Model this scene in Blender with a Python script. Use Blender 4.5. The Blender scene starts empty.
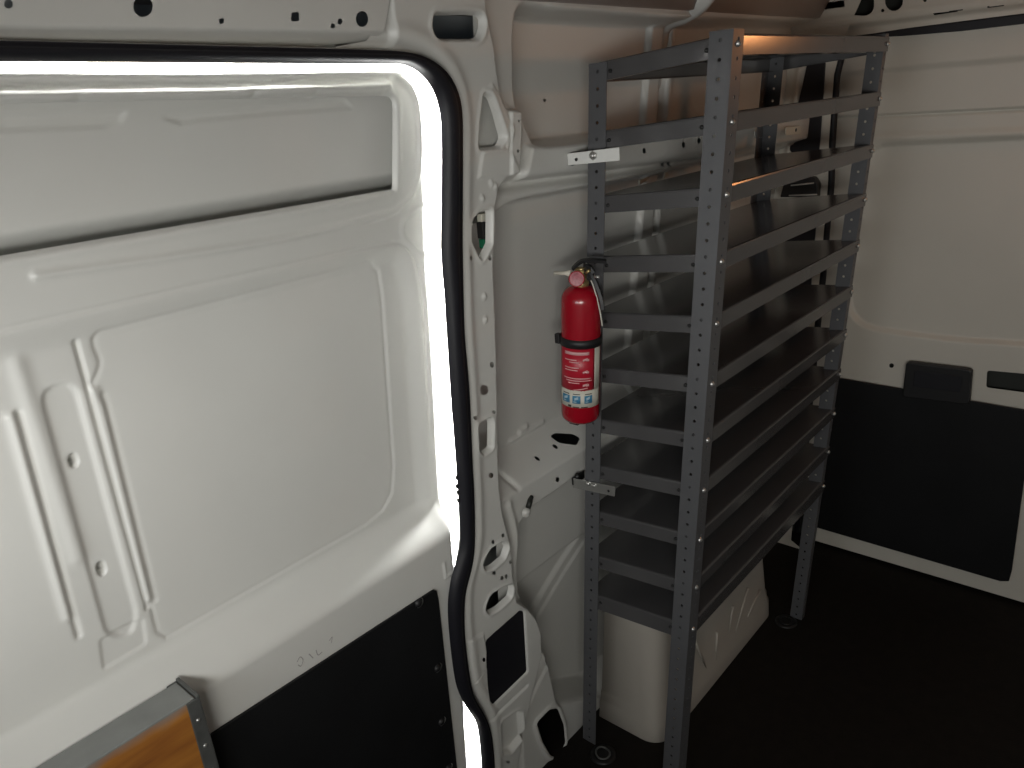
import bpy, bmesh, math, random
import numpy as np
from mathutils import Vector, Matrix

random.seed(4)
scn = bpy.context.scene
COL = scn.collection
L = 0.065                     # the van's side leans inward by this much per metre of height

# ------------------------------------------------------------------ camera
F = 765.0
_X = np.array([1230 - 512, 44 - 384, F]); _X /= np.linalg.norm(_X)
_Y = np.array([-400 - 512, 180 - 384, F]); _Y = _Y - _X * (_X @ _Y); _Y /= np.linalg.norm(_Y)
_Z = np.cross(_X, _Y)
if _Z[1] > 0: _Z = -_Z
R = np.stack([_X, _Y, _Z])
C = np.array([0, 0, 1.6])
cam_d = bpy.data.cameras.new('camera'); cam = bpy.data.objects.new('camera', cam_d); COL.objects.link(cam)
cam_d.sensor_width = 36; cam_d.sensor_fit = 'HORIZONTAL'; cam_d.lens = F / 1024 * 36
cam_d.clip_start = 0.02
M4 = Matrix.Identity(4)
for i in range(3):
    M4[i][0] = R[i, 0]; M4[i][1] = -R[i, 1]; M4[i][2] = -R[i, 2]; M4[i][3] = C[i]
cam.matrix_world = M4
scn.camera = cam

def ray(px, py): return R @ np.array([(px - 512) / F, (py - 384) / F, 1.0])
def onS(px, py, y0):          # a point of the photo on the leaning plane y = y0 - L*z
    d = ray(px, py); t = (y0 - L * C[2]) / (d[1] + L * d[2]); return C + d * t
def onX(px, py, x): d = ray(px, py); return C + d * (x / d[0])
def onY(px, py, y): d = ray(px, py); return C + d * (y / d[1])
def onZ(px, py, z): d = ray(px, py); return C + d * ((z - C[2]) / d[2])
def W(pts, y0): return [(lambda p: (p[0], p[2]))(onS(x, y, y0)) for x, y in pts]     # -> (x, z)
def RX(pts, x0): return [(lambda p: (p[1], p[2]))(onX(x, y, x0)) for x, y in pts]    # -> (y, z)

# ------------------------------------------------------------------ materials
def mat(name, col, rough=0.5, metal=0.0, noise=0.0, nscale=8.0, bump=0.0, bscale=60.0, coat=0.0, spec=0.5, col2=None):
    m = bpy.data.materials.new(name); m.use_nodes = True
    nt = m.node_tree; b = nt.nodes['Principled BSDF']
    b.inputs['Base Color'].default_value = (*col, 1)
    b.inputs['Roughness'].default_value = rough
    b.inputs['Metallic'].default_value = metal
    b.inputs['Specular IOR Level'].default_value = spec
    b.inputs['Coat Weight'].default_value = coat
    tc = nt.nodes.new('ShaderNodeTexCoord')
    if noise > 0:
        n = nt.nodes.new('ShaderNodeTexNoise'); n.inputs['Scale'].default_value = nscale; n.inputs['Detail'].default_value = 5
        nt.links.new(tc.outputs['Object'], n.inputs['Vector'])
        r = nt.nodes.new('ShaderNodeValToRGB')
        c2 = col2 or tuple(c * (1 - noise) for c in col)
        r.color_ramp.elements[0].position = 0.3; r.color_ramp.elements[1].position = 0.7
        r.color_ramp.elements[0].color = (*c2, 1); r.color_ramp.elements[1].color = (*col, 1)
        nt.links.new(n.outputs['Fac'], r.inputs['Fac']); nt.links.new(r.outputs['Color'], b.inputs['Base Color'])
    if bump > 0:
        n2 = nt.nodes.new('ShaderNodeTexNoise'); n2.inputs['Scale'].default_value = bscale; n2.inputs['Detail'].default_value = 3
        nt.links.new(tc.outputs['Object'], n2.inputs['Vector'])
        bp = nt.nodes.new('ShaderNodeBump'); bp.inputs['Strength'].default_value = bump; bp.inputs['Distance'].default_value = 0.002
        nt.links.new(n2.outputs['Fac'], bp.inputs['Height']); nt.links.new(bp.outputs['Normal'], b.inputs['Normal'])
    return m
def emit(name, col, s):
    m = bpy.data.materials.new(name); m.use_nodes = True
    b = m.node_tree.nodes['Principled BSDF']
    b.inputs['Base Color'].default_value = (*col, 1)
    b.inputs['Emission Color'].default_value = (*col, 1); b.inputs['Emission Strength'].default_value = s
    return m
M = {}
M['white'] = mat('white van paint', (0.70, 0.70, 0.668), 0.38, noise=0.05, nscale=5, bump=0.04, bscale=25)
M['primer'] = mat('pale grey primer', (0.52, 0.55, 0.54), 0.5, noise=0.06, nscale=6)
M['rearwhite'] = mat('white rear door paint', (0.66, 0.63, 0.56), 0.42, noise=0.05, nscale=4)
M['roof'] = mat('roof underside paint', (0.46, 0.42, 0.40), 0.55, noise=0.1, nscale=6)
M['black'] = mat('black hardboard lining', (0.011, 0.0115, 0.0125), 0.5, noise=0.25, nscale=7, bump=0.05, bscale=200, spec=0.3)
M['rubber'] = mat('black rubber', (0.008, 0.008, 0.012), 0.55, bump=0.08, bscale=120, spec=0.45)
M['floor'] = mat('dark floor mat', (0.010, 0.008, 0.006), 0.75, noise=0.3, nscale=30, bump=0.3, bscale=250, spec=0.2)
M['grey'] = mat('grey enamel steel', (0.098, 0.100, 0.106), 0.40, noise=0.06, nscale=12, bump=0.03, bscale=150)
M['greyshelf'] = mat('grey enamel shelf', (0.075, 0.074, 0.076), 0.19, noise=0.06, nscale=10, bump=0.02, bscale=100)
M['zinc'] = mat('zinc plated steel', (0.62, 0.62, 0.60), 0.38, 0.85, noise=0.12, nscale=40)
M['zincmatt'] = mat('matt zinc plate', (0.62, 0.62, 0.59), 0.5, 0.15, noise=0.1, nscale=30)
M['darksteel'] = mat('dark steel', (0.03, 0.03, 0.03), 0.4, 0.6)
M['red'] = mat('red extinguisher paint', (0.33, 0.004, 0.014), 0.25, coat=0.3, noise=0.06, nscale=10)
M['labelred'] = mat('red label', (0.44, 0.012, 0.03), 0.38)
M['labelpink'] = mat('pale print', (0.66, 0.36, 0.36), 0.45)
M['labelwhite'] = mat('white label', (0.66, 0.64, 0.55), 0.42)
M['labelblue'] = mat('blue print', (0.05, 0.22, 0.37), 0.45)
M['labelpale'] = mat('pale blue print', (0.45, 0.6, 0.68), 0.45)
M['labeldark'] = mat('dark print', (0.05, 0.05, 0.04), 0.5)
M['blackplastic'] = mat('black plastic', (0.012, 0.012, 0.013), 0.5)
M['brass'] = mat('brass', (0.55, 0.42, 0.2), 0.35, 0.8)
M['nozzle'] = mat('cream nozzle', (0.85, 0.80, 0.68), 0.4)
M['gauge'] = mat('pink gauge face', (0.42, 0.09, 0.12), 0.35, noise=0.5, nscale=160, col2=(0.22, 0.02, 0.04))
M['strip'] = mat('white plastic strip', (0.6, 0.58, 0.5), 0.4)
M['plastic'] = mat('off-white plastic cover', (0.42, 0.39, 0.345), 0.4, noise=0.08, nscale=5)
M['green'] = mat('green plastic', (0.01, 0.16, 0.08), 0.4)
M['edge'] = mat('grey painted edge', (0.26, 0.27, 0.26), 0.5, noise=0.15, nscale=25)
M['channel'] = mat('dark grey steel channel', (0.13, 0.135, 0.13), 0.4, 0.3, noise=0.3, nscale=40)
M['ink'] = mat('faint marker ink', (0.36, 0.34, 0.33), 0.6)
M['darkpocket'] = mat('dark plastic pocket', (0.02, 0.022, 0.018), 0.5)

def board_mat():
    m = bpy.data.materials.new('worn orange wood with grey border'); m.use_nodes = True
    nt = m.node_tree; b = nt.nodes['Principled BSDF']; b.inputs['Roughness'].default_value = 0.55
    tc = nt.nodes.new('ShaderNodeTexCoord')
    mp = nt.nodes.new('ShaderNodeMapping'); mp.inputs['Scale'].default_value = (3, 3, 26)
    nt.links.new(tc.outputs['Object'], mp.inputs['Vector'])
    n = nt.nodes.new('ShaderNodeTexNoise'); n.inputs['Scale'].default_value = 2.2; n.inputs['Detail'].default_value = 6
    nt.links.new(mp.outputs['Vector'], n.inputs['Vector'])
    r = nt.nodes.new('ShaderNodeValToRGB')
    r.color_ramp.elements[0].position = 0.3; r.color_ramp.elements[1].position = 0.72
    r.color_ramp.elements[0].color = (0.25, 0.085, 0.016, 1); r.color_ramp.elements[1].color = (0.46, 0.19, 0.032, 1)
    nt.links.new(n.outputs['Fac'], r.inputs['Fac'])
    nt.links.new(r.outputs['Color'], b.inputs['Base Color'])
    # worn grey paint along the upper border
    sp = nt.nodes.new('ShaderNodeSeparateXYZ'); nt.links.new(tc.outputs['Object'], sp.inputs['Vector'])
    n2 = nt.nodes.new('ShaderNodeTexNoise'); n2.inputs['Scale'].default_value = 18; nt.links.new(tc.outputs['Object'], n2.inputs['Vector'])
    ad = nt.nodes.new('ShaderNodeMath'); ad.operation = 'MULTIPLY_ADD'; ad.inputs[1].default_value = 0.03
    nt.links.new(n2.outputs['Fac'], ad.inputs[0]); nt.links.new(sp.outputs['Z'], ad.inputs[2])
    mr = nt.nodes.new('ShaderNodeMapRange'); mr.inputs['From Min'].default_value = 0.018; mr.inputs['From Max'].default_value = 0.042
    nt.links.new(ad.outputs[0], mr.inputs['Value'])
    mx = nt.nodes.new('ShaderNodeMix'); mx.data_type = 'RGBA'
    nt.links.new(mr.outputs['Result'], mx.inputs['Factor'])
    nt.links.new(r.outputs['Color'], mx.inputs['A']); mx.inputs['B'].default_value = (0.24, 0.25, 0.24, 1)
    nt.links.new(mx.outputs['Result'], b.inputs['Base Color'])
    return m
M['board'] = board_mat()

# ------------------------------------------------------------------ object helpers
def tag(o, label=None, cat=None, group=None, kind=None):
    if label: o['label'] = label
    if cat: o['category'] = cat
    if group: o['group'] = group
    if kind: o['kind'] = kind
    return o
def link(name, me, m, parent=None, smooth=False, kind=None):
    o = bpy.data.objects.new(name, me); COL.objects.link(o)
    if m is not None: me.materials.append(m)
    if smooth: me.polygons.foreach_set('use_smooth', np.ones(len(me.polygons), bool))
    if parent is not None:
        o.parent = parent
        o.matrix_parent_inverse = Matrix.Translation(-parent.location)
    if kind: o['kind'] = kind
    return o
def empty(name, loc):
    o = bpy.data.objects.new(name, None); COL.objects.link(o); o.location = loc; o.empty_display_size = 0.05
    return o

class MB:
    def __init__(s): s.v = []; s.f = []; s.sm = []
    def add(s, vs, fs, smooth=False):
        b = len(s.v); s.v += [tuple(map(float, p)) for p in vs]; s.f += [[b + i for i in f] for f in fs]; s.sm += [smooth] * len(fs)
        return s
    def hexa(s, p):           # 8 corners: bottom 4, top 4
        return s.add(p, [(0, 3, 2, 1), (4, 5, 6, 7), (0, 1, 5, 4), (1, 2, 6, 5), (2, 3, 7, 6), (3, 0, 4, 7)])
    def box(s, c, d, fn=None):
        x, y, z = c; a, b, h = (k / 2 for k in d)
        p = [(x - a, y - b, z - h), (x + a, y - b, z - h), (x + a, y + b, z - h), (x - a, y + b, z - h),
             (x - a, y - b, z + h), (x + a, y - b, z + h), (x + a, y + b, z + h), (x - a, y + b, z + h)]
        return s.hexa([fn(q) for q in p] if fn else p)
    def prism(s, poly, off):  # poly: list of 3D points, extruded by off
        n = len(poly); off = np.array(off, float)
        a = [np.array(p, float) for p in poly]
        return s.add(a + [p + off for p in a], [tuple(range(n)), tuple(range(2 * n - 1, n - 1, -1))] + [(i, i + n, (i + 1) % n + n, (i + 1) % n) for i in range(n)])
    def tube(s, pts, r, n=10, cap=True):
        pts = [np.array(p, float) for p in pts]; rs = r if hasattr(r, '__len__') else [r] * len(pts)
        rings = []; up = None
        for i, p in enumerate(pts):
            t = pts[min(i + 1, len(pts) - 1)] - pts[max(i - 1, 0)]; t = t / (np.linalg.norm(t) + 1e-12)
            if up is None:
                up = np.array([0, 0, 1.0]) if abs(t[2]) < 0.9 else np.array([1.0, 0, 0])
            a = np.cross(t, up); a /= np.linalg.norm(a); up = np.cross(a, t); b = up
            rings.append([p + rs[i] * (math.cos(k * 2 * math.pi / n) * a + math.sin(k * 2 * math.pi / n) * b) for k in range(n)])
        vs = [q for g in rings for q in g]; fs = []
        for i in range(len(pts) - 1):
            for k in range(n): fs.append((i * n + k, i * n + (k + 1) % n, (i + 1) * n + (k + 1) % n, (i + 1) * n + k))
        s.add(vs, fs, True)
        if cap:
            b = len(s.v) - len(vs)
            s.f += [[b + k for k in range(n)][::-1], [b + (len(pts) - 1) * n + k for k in range(n)]]; s.sm += [False, False]
        return s
    def lathe(s, prof, o, axis, ref=None, n=32, a0=0.0, a1=2 * math.pi):   # prof: (r, h)
        o = np.array(o, float); axis = np.array(axis, float); axis /= np.linalg.norm(axis)
        e1 = np.array(ref if ref is not None else (1, 0, 0), float); e1 -= axis * (e1 @ axis)
        if np.linalg.norm(e1) < 1e-6: e1 = np.cross(axis, (0, 1, 0))
        e1 /= np.linalg.norm(e1); e2 = np.cross(axis, e1)
        full = abs(a1 - a0 - 2 * math.pi) < 1e-6; m = n if full else n + 1
        vs = []
        for r, h in prof:
            for k in range(m):
                a = a0 + (a1 - a0) * k / n
                vs.append(o + axis * h + r * (math.cos(a) * e1 + math.sin(a) * e2))
        fs = []
        for i in range(len(prof) - 1):
            for k in range(n): fs.append((i * m + k, i * m + (k + 1) % m, (i + 1) * m + (k + 1) % m, (i + 1) * m + k))
        return s.add(vs, fs, True)
    def build(s, name, m, parent=None, bevel=0, kind=None, seg=2, solid=0):
        me = bpy.data.meshes.new(name); me.from_pydata(s.v, [], s.f); me.update()
        bm = bmesh.new(); bm.from_mesh(me); bmesh.ops.recalc_face_normals(bm, faces=bm.faces); bm.to_mesh(me); bm.free()
        o = link(name, me, m, parent, kind=kind)
        me.polygons.foreach_set('use_smooth', np.array(s.sm, bool) if len(s.sm) == len(me.polygons) else np.zeros(len(me.polygons), bool))
        if solid:
            md = o.modifiers.new('thickness', 'SOLIDIFY'); md.thickness = solid; md.offset = 0
        if bevel:
            md = o.modifiers.new('bevel', 'BEVEL'); md.width = bevel; md.segments = seg; md.limit_method = 'ANGLE'; md.angle_limit = math.radians(40)
        return o

# ------------------------------------------------------------------ pressed sheet metal: fields of signed distance
def sdf(poly, U, V):          # negative inside
    P = np.array(poly, float); n = len(P)
    d = np.full(U.shape, 1e9); s = np.zeros(U.shape, bool)
    for i in range(n):
        ax, ay = P[i]; bx, by = P[(i + 1) % n]
        ex, ey = bx - ax, by - ay; wx, wy = U - ax, V - ay
        t = np.clip((wx * ex + wy * ey) / (ex * ex + ey * ey + 1e-18), 0, 1)
        d = np.minimum(d, (wx - ex * t) ** 2 + (wy - ey * t) ** 2)
        c = ((ay <= V) & (by > V)) | ((by <= V) & (ay > V))
        with np.errstate(divide='ignore', invalid='ignore'):
            xi = ax + (V - ay) / (by - ay if by != ay else 1e-12) * ex
        s ^= c & (U < xi)
    d = np.sqrt(d); return np.where(s, -d, d)
def dline(pts, U, V):
    P = np.array(pts, float); d = np.full(U.shape, 1e9)
    for i in range(len(P) - 1):
        ax, ay = P[i]; bx, by = P[i + 1]; ex, ey = bx - ax, by - ay; wx, wy = U - ax, V - ay
        t = np.clip((wx * ex + wy * ey) / (ex * ex + ey * ey + 1e-18), 0, 1)
        d = np.minimum(d, (wx - ex * t) ** 2 + (wy - ey * t) ** 2)
    return np.sqrt(d)
def ss(x):
    t = np.clip(x, 0, 1); return t * t * (3 - 2 * t)
def inn(poly, U, V, w): return ss(-sdf(poly, U, V) / w + 0.5)          # 1 inside, soft over w
def gau(d, s): return np.exp(-(d / s) ** 2)
def rnd(poly, r, k=5):        # round the corners of a polygon
    out = []; n = len(poly); P = [np.array(p, float) for p in poly]
    for i in range(n):
        a, b, c = P[i - 1], P[i], P[(i + 1) % n]
        ra = min(r, np.linalg.norm(a - b) * 0.48); rc = min(r, np.linalg.norm(c - b) * 0.48)
        p = b + (a - b) / (np.linalg.norm(a - b) + 1e-9) * ra; q = b + (c - b) / (np.linalg.norm(c - b) + 1e-9) * rc
        for j in range(k + 1):
            t = j / k; out.append(tuple((1 - t) ** 2 * p + 2 * t * (1 - t) * b + t * t * q))
    return out
def smooth_line(pts, n=12):   # Catmull-Rom through the points
    P = [np.array(p, float) for p in pts]; P = [2 * P[0] - P[1]] + P + [2 * P[-1] - P[-2]]; out = []
    for i in range(1, len(P) - 2):
        for j in range(n):
            t = j / n; a, b, c, d = P[i - 1:i + 3]
            out.append(tuple(0.5 * ((2 * b) + (c - a) * t + (2 * a - 5 * b + 4 * c - d) * t * t + (3 * b - a - 3 * c + d) * t ** 3)))
    out.append(tuple(P[-2])); return out
def ell(cx, cy, rx, ry, n=14, rot=0):
    return [(cx + rx * math.cos(a) * math.cos(rot) - ry * math.sin(a) * math.sin(rot), cy + rx * math.cos(a) * math.sin(rot) + ry * math.sin(a) * math.cos(rot)) for a in [2 * math.pi * k / n for k in range(n)]]
def sheet(name, rng, step, depth, keep, place, m, parent=None, kind='structure'):
    u0, u1, v0, v1 = rng
    nu, nv = int(round((u1 - u0) / step)) + 1, int(round((v1 - v0) / step)) + 1
    U, V = np.meshgrid(np.linspace(u0, u1, nu), np.linspace(v0, v1, nv))
    idx = np.arange(nu * nv).reshape(nv, nu)
    q = np.stack([idx[:-1, :-1], idx[:-1, 1:], idx[1:, 1:], idx[1:, :-1]], -1).reshape(-1, 4)
    if keep is not None:
        g = keep(U, V)                       # positive = metal
        gc = (g[:-1, :-1] + g[:-1, 1:] + g[1:, 1:] + g[1:, :-1]).reshape(-1) / 4
        q = q[gc > 0]
        gy, gx = np.gradient(g, V[1, 0] - V[0, 0], U[0, 1] - U[0, 0])
        used = np.zeros(nu * nv, int); np.add.at(used, q.ravel(), 1)
        edge = ((used.reshape(nv, nu) > 0) & (used.reshape(nv, nu) < 4) & (np.abs(g) < 1.5 * step))
        n2 = np.maximum(gx ** 2 + gy ** 2, 0.3)
        U = U - np.where(edge, g * gx / n2, 0); V = V - np.where(edge, g * gy / n2, 0)
    D = depth(U, V)
    P = place(U, V, D).reshape(-1, 3)
    used = np.unique(q); remap = np.full(nu * nv, -1); remap[used] = np.arange(len(used))
    P = P[used]; q = remap[q]
    me = bpy.data.meshes.new(name)
    me.vertices.add(len(P)); me.vertices.foreach_set('co', P.astype(np.float32).ravel())
    me.loops.add(q.size); me.loops.foreach_set('vertex_index', q.ravel().astype(np.int32))
    me.polygons.add(len(q)); me.polygons.foreach_set('loop_start', np.arange(0, q.size, 4, dtype=np.int32))
    me.update(calc_edges=True); me.validate()
    return link(name, me, m, parent, smooth=True, kind=kind)
def side(y0): return lambda U, V, D: np.stack([U, y0 - L * V + D, V], -1)
def back(x0): return lambda U, V, D: np.stack([x0 + D, U, V], -1)

# ================================================================== SETTING
YD, YP, YW = 1.06, 1.00, 1.03          # door, pillar and wall planes (at floor level)
seal_in = [(-60, 61), (100, 62), (300, 63.5), (395, 64), (410, 66.5), (422, 74), (433, 88), (440, 108), (442.5, 135), (442.5, 203), (442, 250), (446, 305), (451, 386), (456.5, 459), (459.5, 500), (461, 542), (456, 565), (451, 584), (448.7, 612), (452, 653), (457, 685), (465, 704), (477, 723), (481, 745), (483, 775), (484, 800)]
seal_out = [(-60, 38.5), (0, 40), (100, 42.5), (300, 47.5), (395, 50.5), (412, 52.5), (430, 58), (446.5, 71), (457, 88), (461, 112), (461.5, 150), (461.5, 203), (461.5, 250), (463, 331), (468, 386), (471, 459), (473, 500), (473, 552), (469, 575), (464, 594), (463.4, 629), (467, 664), (472, 693), (479, 706), (487, 718), (492, 744), (494, 775), (495, 800)]

flange_in = [(-60, 75), (200, 76), (380, 73), (402, 77), (413, 93), (417, 115), (420, 160), (421, 203), (423, 260), (428, 330), (432, 400), (435, 460), (438, 510), (440, 545), (441, 575), (441, 600), (444, 640), (449, 690), (457, 730), (463, 768), (468, 800)]
# ---------------- sliding door inner panel
def door_depth(U, V):
    w = lambda pts: W(pts, YD)
    si = smooth_line(seal_in, 6)
    outline = w([(-120, 61)] + si + [(-120, 830)])
    s = -sdf(outline, U, V)
    D = np.zeros(U.shape)
    # rolled flange towards the opening
    si_in = smooth_line(flange_in, 6)
    q = sdf(w([(-120, 75)] + si_in + [(-120, 830)]), U, V)      # negative on the flat of the door
    t = np.clip(np.where(q <= 0, 1, s / (s + q + 1e-6)), 0, 1); t = np.where(s < 0, s / 0.06, t); t = np.clip(t, -0.02, 1)
    D += np.where(t >= 1, 0, 0.031 * (1 - t) ** 1.45)
    D -= 0.0025 * gau(q, 0.006)
    # upper window pressing with a ledge
    wo = sdf(win_open(), U, V); D += 0.006 * (1 - ss(wo / 0.005)) - 0.002 * gau(wo - 0.009, 0.005)
    D -= 0.012 * gau(dline(w([(-60, 100), (200, 95), (385, 86)]), U, V), 0.010)
    D += 0.004 * gau(dline(w([(-60, 82), (200, 81), (385, 78.5)]), U, V), 0.006)
    for p in [(76, 103), (250, 97), (312, 95), (384, 92)]:
        D += 0.006 * gau(dline(w([p, (p[0] + 2, p[1] + 3)]), U, V), 0.005)
    # soft ridge that runs round the window and down along the frame
    ridge = smooth_line(w([(36, 276), (260, 243), (380, 216), (404, 203), (417, 180), (419, 120), (411, 90), (398, 78)]), 6)
    D -= 0.0042 * gau(dline(ridge, U, V), 0.0045)
    D -= 0.003 * gau(dline(smooth_line(w([(425, 202), (405, 219), (402, 230), (406, 240), (425, 255)]), 5), U, V), 0.0045)
    # big lower pressing and its inner step
    p1 = rnd(w([(-140, 361), (0, 330), (372, 246), (412, 240), (424, 300), (433, 470), (436, 530), (380, 562), (-140, 850)]), 0.05)
    a1 = ss(-sdf(p1, U, V) / 0.042)
    D += 0.014 * a1
    D += 0.0028 * gau(sdf(p1, U, V), 0.0028) * ss((V - w([(240, 606)])[0][1] - 0.06) / 0.2)
    left = smooth_line([(103, 333), (98, 340), (100, 352), (104, 362), (103, 372), (97, 385)], 4)
    p2 = w([(375, 262), (384, 272), (388, 300), (399, 470), (397, 495), (388, 512), (372, 526), (172, 641), (162, 636), (158, 620)] + left[::-1])
    p2d = sdf(p2, U, V); D += 0.0016 * ss(-p2d / 0.005 + 0.5) + 0.0016 * gau(p2d, 0.003)
    # pressed ribs
    slot = rnd(w([(45, 398), (58, 387), (80, 386), (142, 618), (138, 640), (112, 641)]), 0.018)
    D += 0.0042 * inn(slot, U, V, 0.008)
    D += 0.0025 * inn(rnd(w([(104, 644), (148, 622), (151, 648), (108, 674)]), .006), U, V, 0.006)
    D += 0.0055 * gau(dline(w([(80, 343), (152, 612)]), U, V), 0.0026)
    D -= 0.0045 * gau(dline(w([(99, 393), (105, 408), (153, 602)]), U, V), 0.006)
    D += 0.0025 * gau(dline(w([(108, 398), (112, 410), (160, 604)]), U, V), 0.004)
    D -= 0.0035 * gau(dline(w([(21, 365), (32, 400), (82, 560)]), U, V), 0.010)
    D += 0.005 * gau(dline(w([(22, 415), (83, 640)]), U, V), 0.0034)
    D -= 0.004 * gau(dline(w([(15, 420), (17, 424), (72, 620)]), U, V), 0.006)
    for cx, cy in ((79, 464), (107, 573)):
        D += 0.016 * inn(w(ell(cx, cy, 3.6, 6.2, 14, -0.15)), U, V, 0.004)
    # ledge below, coming into the room
    zu = w([(240, 606)])[0][1]; zl = W([(240, 668)], YD - 0.05)[0][1]
    ramp = ss((zu - V) / (zu - zl) * 0.9 + 0.02)
    right = ss((w([(452, 560)])[0][0] - U) / 0.05)
    D = D * (1 - ramp * a1 * 0.999) if False else D
    D -= (0.05 + 0.014 * a1) * ramp * right
    D -= 0.0028 * gau(dline(w([(426, 556), (428, 569), (438, 562)]), U, V), 0.003)
    return D
def win_open():
    zf = W([(0, 258)], YD)[0][1]
    o = rnd(W([(-140, 107), (395, 95.5), (394.5, 196.5), (-140, 280)], YD), 0.018)
    return [(x, max(z, zf) if z < zf + 0.02 else z) for x, z in o]
def door_keep(U, V):
    si = smooth_line(seal_in, 6)
    return np.minimum(-sdf(W([(-120, 61)] + si + [(-120, 830)], YD), U, V) + 0.052, sdf(win_open(), U, V))
def blank_depth(U, V):
    zb = W([(0, 231)], YD + 0.020)[0][1]; zf = W([(0, 258)], YD)[0][1]
    D = 0.020 + 0.034 * ss((zb - V) / (zb - zf) * 0.8)
    for pl in ([(-60, 117), (126, 112), (120, 122), (104, 127), (-60, 133)], [(163, 117), (345, 100), (353, 108), (200, 120), (182, 124)]):
        D += 0.003 * inn(W(pl, YD + .02), U, V, 0.005)
    return D
door = sheet('door_1', (-0.02, 1.01, 0.04, 1.72), 0.0026, door_depth, door_keep, side(YD), M['white'])
sheet('window_blank', (-0.04, 0.875, 1.455, 1.665), 0.003, blank_depth, None, side(YD), M['white'], door)
# black lining board on the lower door
yl = YD - 0.05
lp = W([(200, 739), (432, 589), (435, 590), (437, 600), (456, 772), (458, 800)], yl)
lo = lp[-1][1]
poly = [(x, z) for x, z in lp] + [(lp[-1][0], 0.14), (0.0, 0.14), (0.0, lp[0][1])]
mb = MB(); mb.prism([(x, yl - L * z - 0.001, z) for x, z in poly], (0, -0.005, 0))
lining = mb.build('lining_panel', M['black'], door, bevel=0.0015)
tag(lining, 'black hardboard lining')
for cx, cy in ((418, 603), (437, 668), (441, 721.5), (448, 768)):
    p = onS(cx, cy, yl - 0.006); n = np.array([0, -1, -L])
    c = MB().lathe([(0.0, 0.006), (0.004, 0.006), (0.0075, 0.003), (0.008, 0.0)], p, n, n=16).build('clip', M['blackplastic'], lining)
    MB().lathe([(0.0085, -0.001), (0.010, 0.002), (0.0085, 0.003)], p + np.array([0.002, 0, 0]), n, ref=(1, 0, 0), n=12, a0=-2.2, a1=0.9).build('rim', M['zinc'], c)
# faint hand marks on the pale face above the lining
mk = MB()
for st in ([(297, 662), (300, 657), (303, 660), (301, 666), (298, 665)], [(309, 654), (313, 658)], [(316, 650), (318, 655), (322, 652)], [(329, 641), (332, 637), (331, 643)]):
    mk.tube([onS(x, y, yl - 0.0002) for x, y in smooth_line(st, 4)], 0.0008, 6)
mk.build('handwritten_mark', M['ink'], door)

# ---------------- rubber seal round the sliding door opening
def resample(pts, n):
    P = np.array(smooth_line(pts, 10)); d = np.r_[0, np.cumsum(np.linalg.norm(np.diff(P, axis=0), axis=1))]
    t = np.linspace(0, d[-1], n); return np.stack([np.interp(t, d, P[:, 0]), np.interp(t, d, P[:, 1])], 1)
def nearest_pairs(a, b):      # for each point of a, the partner on b by normalised nearest search that never runs backwards
    out = []; j = 0
    for p in a:
        k = j + int(np.argmin(np.linalg.norm(b[j:j + 60] - p, axis=1))); j = k; out.append(b[k])
    return np.array(out)
si = resample(seal_in, 220); so = nearest_pairs(si, resample(seal_out, 900)[::1][:])
so = np.array([np.array(resample(seal_out, 1600))[np.argmin(np.linalg.norm(np.array(resample(seal_out, 1600)) - p, axis=1))] for p in si]) if False else so
so_s = np.copy(so)
for i in range(len(so)): so_s[i] = so[max(0, i - 2):i + 3].mean(0)
mb = MB(); vs = []; K = 9
for (ix, iy), (ox, oy) in zip(si, so_s):
    a = onS(ix, iy, YP - 0.004); b = onS(ox, oy, YP - 0.004)
    for k in range(K):
        t = k / (K - 1); h = math.sqrt(max(0, 1 - (2 * t - 1) ** 2)) * 0.016
        h -= 0.006 * math.exp(-((t - 0.72) / 0.08) ** 2)
        vs.append(a * (1 - t) + b * t + np.array([0, -h + 0.002, 0]))
    for k in range(2):
        t = 1 - k; vs.append(a * (1 - t) + b * t + np.array([0, 0.018 if k == 0 else 0.0025, 0]))
KK = K + 2; fs = []
for i in range(len(si) - 1):
    for k in range(KK): fs.append((i * KK + k, i * KK + (k + 1) % KK, (i + 1) * KK + (k + 1) % KK, (i + 1) * KK + k))
mb.add(vs, fs, True)
# ragged bits of the rubber lip
for cx, cy in ((456.5, 478), (457, 487), (458, 493), (458.5, 501)):
    p = onS(cx, cy, YP - 0.002); mb.add([p + np.array(o) for o in ((0.004, 0, -0.006), (-0.006, -0.004, 0.001), (0.004, 0, 0.006), (0.002, 0.008, 0))], [(0, 1, 2), (0, 3, 1), (1, 3, 2)])
seal = mb.build('trim_3', M['rubber'], kind='structure')
# white jamb of the opening, behind the seal
mb = MB(); vs = []
for (ix, iy), (ox, oy) in zip(si, so_s):
    b = onS(ox * 1.0 + ix * 0.0, oy * 1.0 + iy * 0.0, YP)
    c = onS(ox * 1.0 + ix * 0.0, oy * 1.0 + iy * 0.0, YP + 0.13)
    vs += [b + np.array([0, 0.006, 0]), c, c + np.array([0, 0.2, 0])]
mb.add(vs, [(3 * i + k, 3 * i + k + 1, 3 * i + 4 + k, 3 * i + 3 + k) for i in range(len(si) - 1) for k in range(2)], True)
mb.build('trim_4', M['white'], kind='structure', solid=0.002)

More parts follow.
